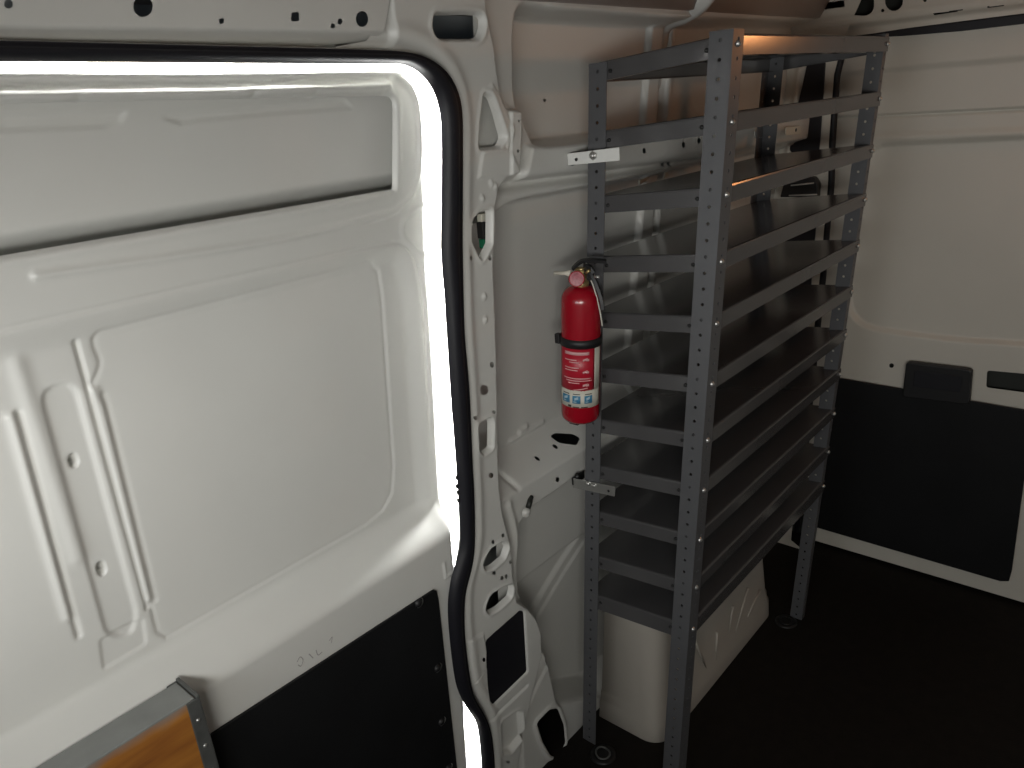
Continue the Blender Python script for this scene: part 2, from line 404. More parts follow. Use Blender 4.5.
# ---------------- pillar beside the door
pil_R = [(500, -60), (489, -30), (489, -5), (490, 13), (497, 45), (501, 78), (504, 100), (511, 107), (523, 108), (522.5, 140), (521, 166), (518.5, 176), (508, 181), (501, 191), (498, 210), (496, 260), (499, 349), (500.6, 459), (502, 490), (505, 512), (510, 532), (514, 553), (515.5, 580), (519, 600), (530, 607), (538, 617), (543.5, 632), (543.5, 655), (538, 680), (533, 698), (524, 740), (514, 800)]
pil_L = [((a[0] + b[0]) / 2, (a[1] + b[1]) / 2) for a, b in zip(si, so_s)]
pil_L = [p for p in pil_L if p[0] > 341 or p[1] > 100]
pillar_poly = W([(340, 57), (340, 46), (372, 40), (380, 20), (386, -14), (387, -60)] + pil_R + [(p[0], p[1]) for p in pil_L[::-1]], YP)
wp = lambda pts: W(pts, YP)
tri = rnd(wp([(485, 94), (490, 97), (496, 113), (504, 137), (500, 146), (480, 148), (481.5, 122)]), 0.006)
quad = rnd(wp([(472.5, 223), (480, 214), (490.5, 211), (490.5, 243), (482.5, 258.5), (472.7, 240)]), 0.004)
rect = rnd(wp([(478, 426), (490.5, 419.5), (492, 423), (491.5, 448), (484.6, 453), (479, 448)]), 0.003)
oval = rnd(wp([(434, 24), (436, 14.5), (470, 14), (483, 15), (484, 26), (480, 38), (447, 38), (436, 36)]), 0.012)
slot1 = rnd(wp([(484, 563), (491, 550), (503, 543), (508, 546.5), (504.5, 557.5), (492.5, 567.5), (486, 569)]), 0.008)
slot2 = rnd(wp([(486.5, 608), (491, 596), (506, 587), (512.5, 586), (511, 597), (499, 608), (490, 613)]), 0.008)
big = rnd(wp([(486.6, 641), (520.6, 611), (524.5, 612), (527.8, 672), (493.8, 705), (489.7, 701)]), 0.006)
lowr = rnd(wp([(501, 723), (518.5, 711), (522, 713), (523.6, 737), (512, 752), (503, 753)]), 0.006)
small = [(469.8, 258, 2.0, 2.6), (490, 258, 1.8, 2.6), (491.9, 364.6, 2, 3.2), (484, 390, 4.2, 5.2), (473.7, 417.5, 1.8, 2.2), (494, 412, 1.6, 2), (491, 475.4, 2.4, 2.8), (493, 542, 1.4, 2.2), (503, 535.5, 1.4, 2.2), (494, 573, 1.8, 2), (502, 578, 1.6, 2.4), (506, 576.5, 1.4, 2.4), (510.5, 562, 1.3, 1.6), (482.5, 659, 1.4, 2.2), (516, 151, 1.3, 1.8), (517, 121, 1.3, 1.6), (508, 762, 1.8, 1.6)]
holes_p = [tri, quad, rect, oval, slot1, slot2, big] + [wp(ell(x, y, a, b)) for x, y, a, b in small]
def near(poly, U, V, m=0.03):
    P = np.array(poly); return (U > P[:, 0].min() - m) & (U < P[:, 0].max() + m) & (V > P[:, 1].min() - m) & (V < P[:, 1].max() + m)
def local(fn, poly, U, V, default, m=0.03):
    out = np.full(U.shape, default, float); k = near(poly, U, V, m)
    if k.any(): out[k] = fn(poly, U[k], V[k])
    return out
def pil_keep(U, V):
    g = -sdf(pillar_poly, U, V)
    for h in holes_p: g = np.minimum(g, local(sdf, h, U, V, 1.0))
    return g
edge_line = wp(pil_R)
seal_line = wp(pil_L)
def pil_depth(U, V):
    D = np.zeros(U.shape)
    D += 0.012 * ss((wp([(392, 10)])[0][0] - U) / 0.012 + 0.5)
    e = dline(edge_line, U, V); D += 0.028 * (1 - ss(e / 0.008))
    d = dline(seal_line, U, V); D += 0.022 * (1 - ss(d / 0.026)) - 0.005 * gau(d - 0.034, 0.012)
    for h in (tri, quad, rect, oval, slot1, slot2):
        k = local(sdf, h, U, V, 1.0); D += 0.012 * (1 - ss(k / 0.005)) - 0.002 * gau(k - 0.007, 0.004)
    k = local(sdf, big, U, V, 1.0); D += 0.004 * (1 - ss(k / 0.004))
    k = local(sdf, lowr, U, V, 1.0); D += 0.014 * ss(-k / 0.008 + 0.5) - 0.002 * gau(k - 0.005, 0.004)
    D -= 0.004 * ss(-sdf(wp([(466, 640), (484, 632), (487, 650), (486, 672), (470, 690)]), U, V) / 0.006)
    D += 0.004 * gau(dline(wp([(474, 681), (486, 669)]), U, V), 0.003)
    D += 0.005 * gau(dline(wp([(491, 720), (506, 706), (527, 686)]), U, V), 0.004)
    # raised triangular gusset and cover plate
    D -= 0.0035 * inn(wp([(485, 92), (492, 84), (502, 100), (512, 130), (508, 150), (520, 175), (478, 178), (482, 150), (506, 148), (506, 136)]), U, V, 0.008)
    D -= 0.005 * inn(wp([(510, 108), (524, 108), (521, 176), (509, 176)]), U, V, 0.004)
    for cx, cy in ((484, 296), (485, 319), (491, 183), (482, 198), (495, 186)):
        D -= 0.004 * gau(dline(wp([(cx, cy), (cx + .5, cy + 1)]), U, V), 0.004)
    return D
zt = 1.80
pillar = sheet('trim_2', (0.70, 1.13, 0.05, zt), 0.0025, pil_depth, pil_keep, side(YP), M['white'])
# black sheet put in for the dark inside of the big lower opening, and a small connector behind the upper one
P = [np.array((x, YP - L * z + 0.006, z)) for x, z in big]
mb = MB(); c = sum(P) / len(P); mb.prism([c + (p - c) * 1.03 for p in P], (0, 0.01, 0)); mb.build('opening_dark_fill', M['rubber'], pillar, kind='structure')
pc = onS(482.5, 236, YP + 0.02)
conn = empty('wire_connector', pc)
tag(conn, 'small black and green wire connector showing in the upper slot of the white door pillar', 'connector')
MB().box(pc + np.array([0, 0, 0.010]), (0.011, 0.014, 0.028)).build('housing', M['blackplastic'], conn, bevel=0.001)
MB().box(pc + np.array([0.001, 0, -0.013]), (0.011, 0.012, 0.016)).build('plug', M['green'], conn, bevel=0.001)
MB().box(pc + np.array([0.001, 0.0, 0.032]), (0.010, 0.012, 0.014)).build('cap', M['labelwhite'], conn, bevel=0.001)

# ---------------- header rail above the sliding door
hdr_poly = wp([(-60, 40.5), (100, 42.5), (300, 47), (366, 48.5), (381, 41), (386, 22), (392, -14), (394, -60), (-60, -60)])
hsm = [(8.5, 4, 4.6, 4.6), (143, 6.5, 9.8, 10.5), (221.5, 21, 2.6, 2.8), (333, 26, 2.4, 2.6), (340, 21.5, 2.4, 3.2), (362, 19, 6.2, 8)]
hh = [wp(ell(*h, 18)) for h in hsm] + [wp([(291.5, 12.5), (299, 12), (299, 21), (291, 21.5)]), wp([(111, 34.4), (158, 36), (152, 37.6), (118, 36.6)]), wp([(333, 42), (352, 41.6), (376, 40.6), (360, 44.5)])]
def hdr_keep(U, V):
    g = -sdf(hdr_poly, U, V)
    for h in hh: g = np.minimum(g, local(sdf, h, U, V, 1.0))
    return g
def hdr_depth(U, V):
    zc = wp([(0, 30)])[0][1]
    D = 0.018 * ss((zc - V) / 0.012 + 0.4) - 0.010 * ss((zc - 0.014 - V) / 0.008)
    D += 0.02 * (1 - ss((V - wp([(0, 43)])[0][1]) / 0.006))
    return D
header = sheet('trim_1', (-0.12, 0.84, 1.66, zt), 0.0025, hdr_depth, hdr_keep, side(YP), M['white'])

# ---------------- side wall with its openings, rails and belt ledge
ww = lambda pts: W(pts, YW)
O1 = rnd(ww([(515.5, 30), (519, 6), (560, 12), (676, 20), (770, 22), (900, 20), (870, 108), (700, 126), (657, 131), (600, 138), (580, 141), (535, 145), (526, 118), (516, 100)]), 0.025)
O2 = rnd(ww([(480, 225), (499, 215), (510, 206.5), (528, 201), (556, 195), (600, 187), (668, 172), (770, 152), (850, 138), (800, 420), (640, 470), (560, 560), (480, 560)]), 0.02)
O3 = rnd(ww([(519, 530), (531, 512), (552, 497.5), (600, 464), (760, 350), (800, 500), (600, 690), (556, 700), (545, 650), (528, 610), (520, 585)]), 0.015)
whole = [(516, 0)]
hsm2 = [(520.4, 450.3, 3, 3), (547, 461.5, 1.6, 1.8), (565.5, 449.5, 1.6, 1.8), (557.5, 479.5, 1.8, 2.6), (519.5, 525, 1.2, 2), (537, 640.5, 1.6, 2.8), (565, 162.5, 2.2, 4), (637, 151, 1.6, 3), (676.5, 145, 1.6, 3), (692, 141, 1.6, 3), (670, 163.6, 1.3, 3.4), (676, 163.6, 1.3, 3.4), (573.5, 98, 2, 1.6), (697, 42, 2, 2), (736, 2, 9, 4), (767, 2, 10, 5.5), (792, 4, 8, 5)]
oval2 = rnd(ww([(567, 441), (572, 437.5), (584, 437), (587, 440), (581, 446.5), (570, 446)]), 0.006)
tear = rnd(ww([(532, 720), (545, 707), (553, 706), (559.5, 723), (561, 741), (552, 755), (546, 753), (538, 739)]), 0.01)
holes_w = [oval2, tear] + [ww(ell(*h)) for h in hsm2]
z_lf = ww([(521, 489)])[0][1]; z_lb = W([(512, 443)], YW + 0.07)[0][1]
def wall_keep(U, V):
    g = np.ones(U.shape)
    for h in holes_w: g = np.minimum(g, local(sdf, h, U, V, 1.0))
    return g
def wall_depth(U, V):
    ramp = np.clip((V - z_lf) / (z_lb - z_lf), 0, 1)
    D = 0.07 * inn(O1, U, V, 0.016)
    D += 0.07 * np.minimum(inn(O2, U, V, 0.02), ramp) 
    o3 = inn(O3, U, V, 0.026); D += 0.06 * o3
    # fold across the lower panel, and the wheel house swelling out of it
    za = W([(583, 537)], YW + .06)[0][1]
    D += 0.03 * o3 * ss((za - V) / 0.025 + 0.5)
    c = np.array([W([(700, 760)], YW)[0]])[0]; r0 = np.linalg.norm(np.array(W([(571, 600)], YW)[0]) - c)
    rr = np.hypot(U - c[0], V - c[1]); D -= 0.008 * ss((r0 - rr) / 0.02 + .5) * ss((0.60 - V) / 0.03) + 0.004 * ss((r0 - 0.035 - rr) / 0.012 + .5) * ss((0.58 - V) / 0.03)
    # upper rail and the soft band below it
    D -= 0.018 * inn(ww([(525, 147), (600, 139.5), (700, 127), (860, 112), (860, 130), (700, 157), (600, 170), (518, 181)]), U, V, 0.008)
    D += 0.022 * gau(dline(ww([(500, 186), (540, 181), (600, 174), (700, 160), (860, 134)]), U, V), 0.010)
    # ribs of the post between the panels
    wq = lambda pts: W(pts, YW + 0.058)
    a1, a2 = inn(O1, U, V, 0.016), inn(O2, U, V, 0.02)
    D -= 0.014 * a1 * inn(wq([(652, 20), (664, 20), (656, 128), (644, 128)]), U, V, 0.005)
    D += 0.014 * a1 * inn(wq([(665, 20), (671, 20), (664, 128), (657, 128)]), U, V, 0.005)
    D -= 0.014 * a1 * inn(wq([(672, 20), (677, 20), (669, 128), (665, 128)]), U, V, 0.004)
    D -= 0.016 * a2 * inn(wq([(646, 170), (657, 170), (650, 250), (643, 330), (634, 430), (622, 430), (630, 330), (638, 250)]), U, V, 0.005)
    D += 0.014 * a2 * inn(wq([(658, 170), (662, 170), (655, 250), (648, 330), (640, 430), (636, 430), (645, 330), (652, 250)]), U, V, 0.004)
    D -= 0.012 * a2 * inn(wq([(663, 170), (667, 170), (659, 250), (652, 330), (644, 430), (641, 430), (649, 330), (656, 250)]), U, V, 0.004)
    # bead along the top and dents on the ledge
    D -= 0.006 * gau(dline(W([(520, 14), (590, 19), (672, 23)], YW + .07), U, V), 0.008)
    D -= 0.008 * gau(dline(W([(513, 442), (537, 428), (546, 423)], YW + .06), U, V), 0.004)
    D -= 0.006 * gau(dline(W([(519, 432), (526, 427)], YW + .07), U, V), 0.005)
    D += 0.010 * gau(dline(ww([(506, 466), (513, 476), (519, 488)]), U, V), 0.006)
    # tapered shoulder running down from the ledge end
    D -= 0.008 * gau(dline(smooth_line(ww([(508, 505), (513, 525), (519, 560), (520, 585)]), 5), U, V), 0.009)
    D -= 0.006 * gau(sdf(tear, U, V) - 0.006, 0.006)
    # stand back behind the door pillar so its holes look into a cavity
    D += 0.03 * ss((1.04 - U) / 0.03) * (V <= 0.45)
    return D
wall = sheet('wall_left', (0.984, 2.47, -0.005, 1.80), 0.0038, wall_depth, wall_keep, side(YW), M['white'])
# closed outer skin behind the perforated sheets
MB().hexa([(-0.6, 1.24, 0), (2.6, 1.24, 0), (2.6, 1.25, 0), (-0.6, 1.25, 0), (-0.6, 1.24 - L * 1.95, 1.95), (2.6, 1.24 - L * 1.95, 1.95), (2.6, 1.25 - L * 1.95, 1.95), (-0.6, 1.25 - L * 1.95, 1.95)]).build('body_skin', M['primer'], wall, kind='structure')
# belt-ledge bolts
p = onS(529, 506, YW - 0.002)
MB().lathe([(0.0, 0.010), (0.006, 0.010), (0.011, 0.006), (0.012, 0.0)], onS(525.5, 512, YW - 0.004), (0, -1, -L), n=20).build('plug', M['zincmatt'], wall, kind='structure')
MB().tube([onS(531, 497, YW), onS(529.5, 503, YW - .008), onS(528, 508, YW - .008)], 0.006, 12).build('clip', M['darkpocket'], wall, kind='structure')
for pts in ([(640, 184.5), (649, 180), (649, 177), (640, 180)], [(664.5, 178), (669, 176), (667.5, 172), (665.5, 173)]):
    mb = MB(); mb.prism([onS(x, y, YW - 0.004) for x, y in pts], (0, 0.004, 0)); mb.build('tab', M['labelwhite'], wall, kind='structure')  # white chips painted in for bright spots of reflected light

# front part of the side behind the header, far (right) wall, floor, ceiling, added light blocks at the cab
MB().box((0.5, 0.05, -0.02), (4.6, 2.5, 0.04)).build('floor', M['floor'], kind='structure')
prof = [(1.02, 1.752), (0.905, 1.765), (0.885, 1.80), (0.83, 1.86), (0.70, 1.905), (0.45, 1.935), (0.0, 1.945), (-0.45, 1.935), (-0.72, 1.90), (-0.86, 1.82)]
mb = MB(); n = len(prof); xs = (-1.7, 0.85, 2.62)
mb.add([(x, y, z) for x in xs for y, z in prof], [(i * n + k, i * n + k + 1, (i + 1) * n + k + 1, (i + 1) * n + k) for i in range(2) for k in range(n - 1)], True)
ceil = mb.build('ceiling', M['roof'], kind='structure', solid=0.004)
MB().hexa([(-1.7, -0.985, 0.0), (2.45, -0.985, 0.0), (2.45, -0.975, 0.0), (-1.7, -0.975, 0.0), (-1.7, -.935, 0.95), (2.45, -.935, 0.95), (2.45, -.925, 0.95), (-1.7, -.925, 0.95)]).build('trim_11', M['black'], kind='structure')  # unseen dark lining, added to cut light bouncing off the right wall
MB().hexa([(-1.7, -1.02, 0), (2.6, -1.02, 0), (2.6, -0.98, 0), (-1.7, -0.98, 0), (-1.7, -.90, 1.84), (2.6, -.90, 1.84), (2.6, -.86, 1.84), (-1.7, -.86, 1.84)]).build('wall_right', M['white'], kind='structure')
MB().box((-0.47, 0.0, 0.60), (0.03, 1.9, 1.20)).build('cab_light_block', M['black'], kind='structure')  # unseen low panel, added to shade the lower rear from the cab light
MB().box((-0.47, 0.0, 1.69), (0.03, 1.8, 0.40)).build('cab_light_block', M['black'], kind='structure')  # unseen overhead panel, added to keep cab light off the header
# roof bow that rises out of the post and crosses the roof
def bow(x, w, y_drop, name, m):
    pp = [tuple(onX(a, b, x)[1:]) for a, b in ((659, 88), (664, 48), (669, 29), (686, 22), (700, 13), (711, 1), (722, -14))]
    path = smooth_line(pp + [(pp[-1][0] - 0.10, pp[-1][1] + 0.035), (0.45, 1.91), (0.0, 1.925), (-0.5, 1.915)], 6)
    vs = []
    for i, (y, z) in enumerate(path):
        a = np.array(path[max(0, i - 1)]); b = np.array(path[min(len(path) - 1, i + 1)]); t = (b - a) / np.linalg.norm(b - a); nn = np.array([t[1], -t[0]])
        nn = -nn if nn[1] > 0 else nn
        for dx, h in ((-w / 2 - .012, -0.02), (-w / 2, 0.0), (-w / 4, 0.004), (w / 4, 0.004), (w / 2, 0.0), (w / 2 + .012, -0.02)):
            q = np.array([y, z]) + nn * (h + y_drop); vs.append((x + dx, q[0], q[1]))
    k = 6; MB().add(vs, [(i * k + j, i * k + j + 1, (i + 1) * k + j + 1, (i + 1) * k + j) for i in range(len(path) - 1) for j in range(k - 1)], True).build(name, m, kind='structure')
bow(1.70, 0.022, 0.0, 'trim_5', M['white'])

# ---------------- rear end
XR, XF = 2.48, 2.43
wr = lambda pts: RX(pts, XR)
pl_ = wr([(1024, 138), (1024, 346), (960, 342), (915, 337), (862, 329), (845, 310), (856, 200), (868, 146)])
pan = rnd([(0.14, pl_[0][1]), (0.14, pl_[1][1])] + pl_[1:] + pl_[:1], 0.05)
latch_px = [(907, 361), (973, 369), (970, 404), (903, 396)]
def rear_depth(U, V):
    D = 0.014 * inn(pan, U, V, 0.02)
    z1 = wr([(960, 64)])[0][1]; z2 = wr([(960, 112.5)])[0][1]
    D += 0.010 * ss((z1 - V) / 0.022 + .5) + 0.006 * ss((z2 - V) / 0.006 + 0.5)
    D += 0.012 * gau(V - z2, 0.0035)
    z3 = wr([(960, 139)])[0][1]; D -= 0.004 * gau(V - z3 - .01, 0.012)
    return D
rh = [wr(ell(890, 367, 2.4, 2.4)), rnd(wr([(986, 372), (1030, 376), (1030, 395), (985, 389)]), 0.008)]
def rear_keep(U, V):
    g = np.ones(U.shape)
    for h in rh: g = np.minimum(g, local(sdf, h, U, V, 1.0))
    return g
rear = sheet('door_2', (-0.02, 0.885, 0.012, 1.70), 0.0032, rear_depth, rear_keep, back(XR), M['rearwhite'])
MB().box((XR + 0.01, -0.47, 0.856), (0.02, 0.89, 1.688)).build('door_3', M['rearwhite'], bevel=0.004, kind='structure')
MB().box((XR + 0.06, 0.0, 0.85), (0.01, 2.2, 1.9)).build('outer_skin', M['darkpocket'], rear, kind='structure')
lt, lb_ = RX([(832, 376.8), (1024, 410)], XR - 0.004), RX([(1024, 482), (1012, 570), (1009, 581), (1000, 581), (812, 526)], XR - 0.004)
lp = lt + [(lb_[0][0], lt[1][1])] + lb_
mb = MB(); mb.prism([(XR - 0.002, y, z) for y, z in lp], (-0.004, 0, 0)); mb.build('lining_panel', M['black'], rear, bevel=0.001)
P = rnd(RX(latch_px, XR - 0.01), 0.012)
mb = MB(); mb.prism([(XR + 0.002, y, z) for y, z in P], (-0.024, 0, 0)); lb = mb.build('latch_cover', M['blackplastic'], rear, bevel=0.004)
MB().prism([(XR - 0.022, y, z) for y, z in rnd(RX([(915, 370), (963, 376), (961, 392), (913, 386)], XR - .02), .006)], (-0.003, 0, 0)).build('rib', M['rubber'], lb, bevel=0.001)
# dark gap and rubber along the door top, and up its hinge side
mb = MB(); pts = [(868, 34.5), (900, 29.5), (960, 22.5), (1024, 14.5), (1100, 6)]; p2 = [(868, 37.5), (900, 36), (960, 31), (1024, 23.5), (1100, 14)]
a = [onX(x, y, XR - 0.03) for x, y in pts]; b = [onX(x, y, XR - 0.03) for x, y in p2]
n = len(a); off = np.array([0.035, 0, 0])
mb.add(a + b + [p + off for p in a] + [p + off for p in b], [(i, i + 1, n + i + 1, n + i) for i in range(n - 1)] + [(i, i + 1, 2 * n + i + 1, 2 * n + i) for i in range(n - 1)] + [(n + i, n + i + 1, 3 * n + i + 1, 3 * n + i) for i in range(n - 1)])
mb.build('trim_7', M['rubber'], kind='structure')
mb = MB(); pts = smooth_line([(846, 40), (837, 75), (835, 100), (832.5, 135), (831.5, 160), (831, 185), (827.5, 220), (823, 275), (818, 322), (808, 420), (797, 530)], 4)
mb.tube([onX(x, y, XF + 0.02) for x, y in pts], 0.011, 10); mb.build('trim_8', M['rubber'], kind='structure')
# rear header with its openings
hp = RX([(840, 37), (868, 33.8), (905, 28), (960, 21), (1024, 13), (1120, 0), (1120, -90), (780, -60), (786, 30)], XF)
rho = [rnd(RX([(843, -12), (874, -14), (874, 10), (868, 16), (850, 15), (845, 10)], XF), .012), RX(ell(894, 1, 9, 10, 18), XF), RX(ell(883, 10.5, 1.8, 1.8), XF), RX(ell(925, 0.5, 1.8, 1.5), XF), RX([(932, 13.3), (970, 8.2), (971, 9.6), (934, 15.2)], XF), RX([(985, 6.5), (1030, 1), (1030, 2.6), (986, 8.2)], XF)]
def rhk(U, V):
    g = -sdf(hp, U, V)
    for h in rho: g = np.minimum(g, local(sdf, h, U, V, 1.0))
    return g
def rhd(U, V):
    z = RX([(960, 13)], XF)[0][1]
    return 0.02 * ss((z - V) / 0.014 + .5) - 0.004 * gau(V - z - .02, 0.01)
sheet('trim_6', (-0.35, 1.0, 1.68, 1.94), 0.004, rhd, rhk, back(XF), M['rearwhite'])
MB().box((2.6, 0.0, 1.83), (0.01, 2.2, 0.3)).build('body_skin', M['darkpocket'], wall, kind='structure')
# rear corner post between the side wall and the doors
cp = RX([(700, 20), (842, 36), (837, 60), (831, 110), (826, 170), (824, 210), (815, 300), (800, 420), (782, 560), (600, 560)], XF)
cp = [(1.12, 1.80), (0.79, 1.80)] + RX([(843, 40), (834, 75), (829, 140), (828, 185), (820, 275), (814, 330), (803, 425), (791, 540)], XF) + [(0.86, 0.0), (1.12, 0.0)]
def cd(U, V): return -0.012 * gau(dline(RX([(800, 70), (789, 150), (778, 230)], XF), U, V), 0.010)
sheet('wall_rear', (0.70, 1.05, 0.0, 1.82), 0.004, cd, lambda U, V: -sdf(cp, U, V), back(XF), M['rearwhite'])
for i, pts in enumerate(([(808, 62), (826, 62), (824, 90), (820.5, 140), (819, 153), (812, 157), (797, 157), (790, 150), (795, 118), (803, 85)], [(784, 205), (818, 205), (815, 240), (811, 290), (803, 340), (770, 340), (774, 290), (780, 235)])):
    P = rnd(RX(pts, XF - 0.004), 0.006); mb = MB(); mb.prism([(XF - 0.003, y, z) for y, z in P], (-0.006, 0, 0)); mb.build('trim_%d' % (9 + i), M['rubber'], kind='structure', bevel=0.001)

# ================================================================== THINGS
# ---------------- shelving unit
def sh(x, w, z): return (x, w - L * z, z)
TILT = 0.08
def st(x, w, z):
    zz = z - TILT * (w - 0.712); return (x, w - L * zz, zz)
rack = empty('shelving_unit', (1.66, 0.85, 0))
tag(rack, 'tall grey metal shelving unit with eleven close shelves, bolted along the white side wall', 'shelf')
X0, X1, WF, WB = 1.250, 2.066, 0.711, 0.991
def perforated(A, B, length, z0, pitch=0.0295, hole=0.0034):
    """A strip from line A to line B (functions of z) with one hole per cell."""
    mb = MB(); nz = int(length / pitch); pitch = length / nz; vs = []; fs = []
    for k in range(nz):
        za, zb = z0 + k * pitch, z0 + (k + 1) * pitch; zc = (za + zb) / 2; hh = pitch / 2
        wd = np.linalg.norm(np.array(B(zc)) - np.array(A(zc)))
        def at(u, v):       # u in metres across, v in metres along
            a, b = np.array(A(zc + v)), np.array(B(zc + v)); return a + (b - a) * (0.5 + u / wd)
        b0 = len(vs); w2 = wd / 2
        outer = [(-w2, -hh), (0, -hh), (w2, -hh), (w2, 0), (w2, hh), (0, hh), (-w2, hh), (-w2, 0)]
        vs += [at(*o) for o in outer]
        vs += [at(hole * math.cos(math.radians(225 + 45 * j)), hole * math.sin(math.radians(225 + 45 * j))) for j in range(8)]
        fs += [(b0 + j, b0 + (j + 1) % 8, b0 + 8 + (j + 1) % 8, b0 + 8 + j) for j in range(8)]
    mb.add(vs, fs); return mb
def post(cx, cw, dx, dw, hh=1.685):
    f1 = perforated(lambda z: sh(cx, cw, z), lambda z: sh(cx, cw + dw, z), hh, 0.0)
    f2 = perforated(lambda z: sh(cx, cw, z), lambda z: sh(cx + dx, cw, z), hh, 0.0)
    f1.add(f2.v, f2.f)
    me = bpy.data.meshes.new('post'); me.from_pydata(f1.v, [], f1.f)
    bm = bmesh.new(); bm.from_mesh(me); bmesh.ops.remove_doubles(bm, verts=bm.verts, dist=1e-5); bmesh.ops.recalc_face_normals(bm, faces=bm.faces); bm.to_mesh(me); bm.free()
    o = link('post', me, M['grey'], rack)
    md = o.modifiers.new('thickness', 'SOLIDIFY'); md.thickness = 0.0022; md.offset = 0
    return o
post(X0, WF, 0.038, 0.041)
post(X0, WB, 0.038, -0.039, 1.658)
post(2.044, WF + 0.005, 0.021, 0.036)
post(2.044, WB, -0.036, -0.038, 1.658)
tops = [1.679, 1.559, 1.439, 1.321, 1.204, 1.083, 0.963, 0.849, 0.730, 0.609, 0.497]
def make_shelf(z, h):
    mb = MB(); a, b, c, d = X0 + 0.003, X1, WF + 0.002, WB - 0.002; t = 0.0016; r = 0.004
    # inverted tray: rounded outer skin from the top down over each side
    prof = [(0.012, -h), (0.0, -h), (0.0, -r), (r * 0.3, -r * 0.3), (r, 0.0)]
    rings = []
    for ins, dz in prof: rings.append([(a + ins, c + ins, z + dz), (b - ins, c + ins, z + dz), (b - ins, d - ins, z + dz), (a + ins, d - ins, z + dz)])
    vs = [st(*p) for g in rings for p in g]; fs = []
    for i in range(len(prof) - 1):
        for k in range(4): fs.append((i * 4 + k, i * 4 + (k + 1) % 4, (i + 1) * 4 + (k + 1) % 4, (i + 1) * 4 + k))
    fs.append(tuple(len(vs) - 4 + k for k in range(4)))
    mb.add(vs, fs)
    return mb.build('shelf', M['greyshelf'], rack, solid=0.0012)
for i, z in enumerate(tops): make_shelf(z, 0.040 if i == 10 else 0.032)
bm_ = MB().lathe([(0.0, 0.0052), (0.0028, 0.0046), (0.0052, 0.0018), (0.0055, 0.0)], (0, 0, 0), (0, -1, -L), n=14)
first = None
def put_bolt(p, m, src):
    o = src.copy(); COL.objects.link(o); o.parent = rack; o.matrix_parent_inverse = Matrix.Translation(-rack.location); o.location = p
    return o
bf = bm_.build('bolt', M['zinc'], rack); bl = MB().lathe([(0.0, 0.003), (0.003, 0.003), (0.0038, 0.001), (0.0038, 0.0)], (0, 0, 0), (-1, 0, 0), n=10).build('bolt', M['darksteel'], rack)
ff = fl = True
for z in tops:
    p = sh(1.268, WF - 0.001, z - 0.016)
    if ff: bf.location = p; ff = False
    else: put_bolt(p, None, bf)
    put_bolt(sh(2.055, WF + 0.0005, z - 0.016), None, bf)
    for w in (WF + 0.046, WB - 0.045):
        p = st(X0 + 0.0025, w, z - 0.018)
        if fl: bl.location = p; fl = False
        else: put_bolt(p, None, bl)

# ---------------- brackets that tie the rack to the van
def bracket(name, pts, x, label, m, back_y=None):
    xs_ = back_y or [x] * len(pts)
    P3 = [onX(a, b, q) for (a, b), q in zip(pts, xs_)]
    P = [(p[1], p[2]) for p in P3]
    o = empty(name, (x, P[0][0], P[0][1])); tag(o, label, 'bracket', None)
    MB().prism(P3, (-0.003, 0, 0)).build('plate', m, o, bevel=0.0006)
    return o
xb = X0 - 0.0035
b1 = bracket('mounting_bracket', [(568, 153.5), (620, 147), (620.5, 160.5), (569, 165.2)], xb, 'bright zinc bracket plate bolted across the rack post above the extinguisher', M['zincmatt'], [1.212, xb, xb, 1.212])
pz = onX(593, 155.5, (1.212 + xb) / 2 - 0.003)
MB().lathe([(0, 0.006), (0.005, 0.006), (0.0058, 0.004), (0.0058, 0.002), (0.0085, 0.0018), (0.0085, 0)], pz, (-1, 0, 0), n=6).build('bolt', M['zinc'], b1)
for q, qx in (((576.5, 159.5), 1.2145), ((614, 156), xb - 0.003)):
    MB().lathe([(0, 0.0016), (0.003, 0.0016), (0.003, 0)], onX(*q, qx), (-1, 0, 0), n=14).build('hole', M['darksteel'], b1)
b2 = bracket('mounting_bracket', [(574, 478), (616, 486.5), (615, 496), (573.5, 487)], xb, 'small steel bracket on the rack post just below the extinguisher, at the belt ledge', M['zinc'])
for q, c in (((588, 483.5), 0.0065), ((594, 485.5), 0.006)):
    MB().lathe([(0, 0.005), (c * .7, 0.005), (c, 0.003), (c, 0)], onX(*q, xb - 0.003), (-1, 0, 0), n=6).build('bolt', M['zinc'], b2)
MB().lathe([(0, 0.0006), (0.003, 0.0006), (0.003, 0)], onX(608.5, 491, xb - 0.003), (-1, 0, 0), n=14).build('hole', M['darksteel'], b2)
e = onX(574, 482, xb - 0.0015)
MB().box((e[0] + 0.02, e[1] + 0.0025, e[2] + .001), (0.044, 0.005, 0.018)).build('flange', M['darksteel'], b2, bevel=0.0006)
MB().lathe([(0, 0.008), (0.006, 0.008), (0.007, 0.0)], (e[0] + 0.012, e[1] - 0.001, e[2] + 0.008), (0, -0.3, 1), n=6).build('bolt', M['darksteel'], b2)
zz = onS(792, 130, WB - 0.006)
b3 = empty('mounting_bracket', (zz[0], zz[1], zz[2])); tag(b3, 'white bracket tab with dark hole behind the far end of the rack', 'bracket')
P = rnd(W([(786, 127.5), (801, 126), (800.5, 134), (786, 135.5)], WB - 0.006), 0.003, 3)
MB().prism([(x, WB - .006 - L * z, z) for x, z in P], (0, 0.003, 0)).build('plate', M['labelwhite'], b3, bevel=0.0005)
MB().lathe([(0, 0.0006), (0.005, 0.0006), (0.005, 0)], onS(796, 130, WB - 0.006), (0, -1, -L), n=14).build('hole', M['darksteel'], b3)
P = rnd(W([(755, 131.5), (777, 127.5), (777, 133.5), (755, 137.5)], WB + 0.004), 0.003, 3)
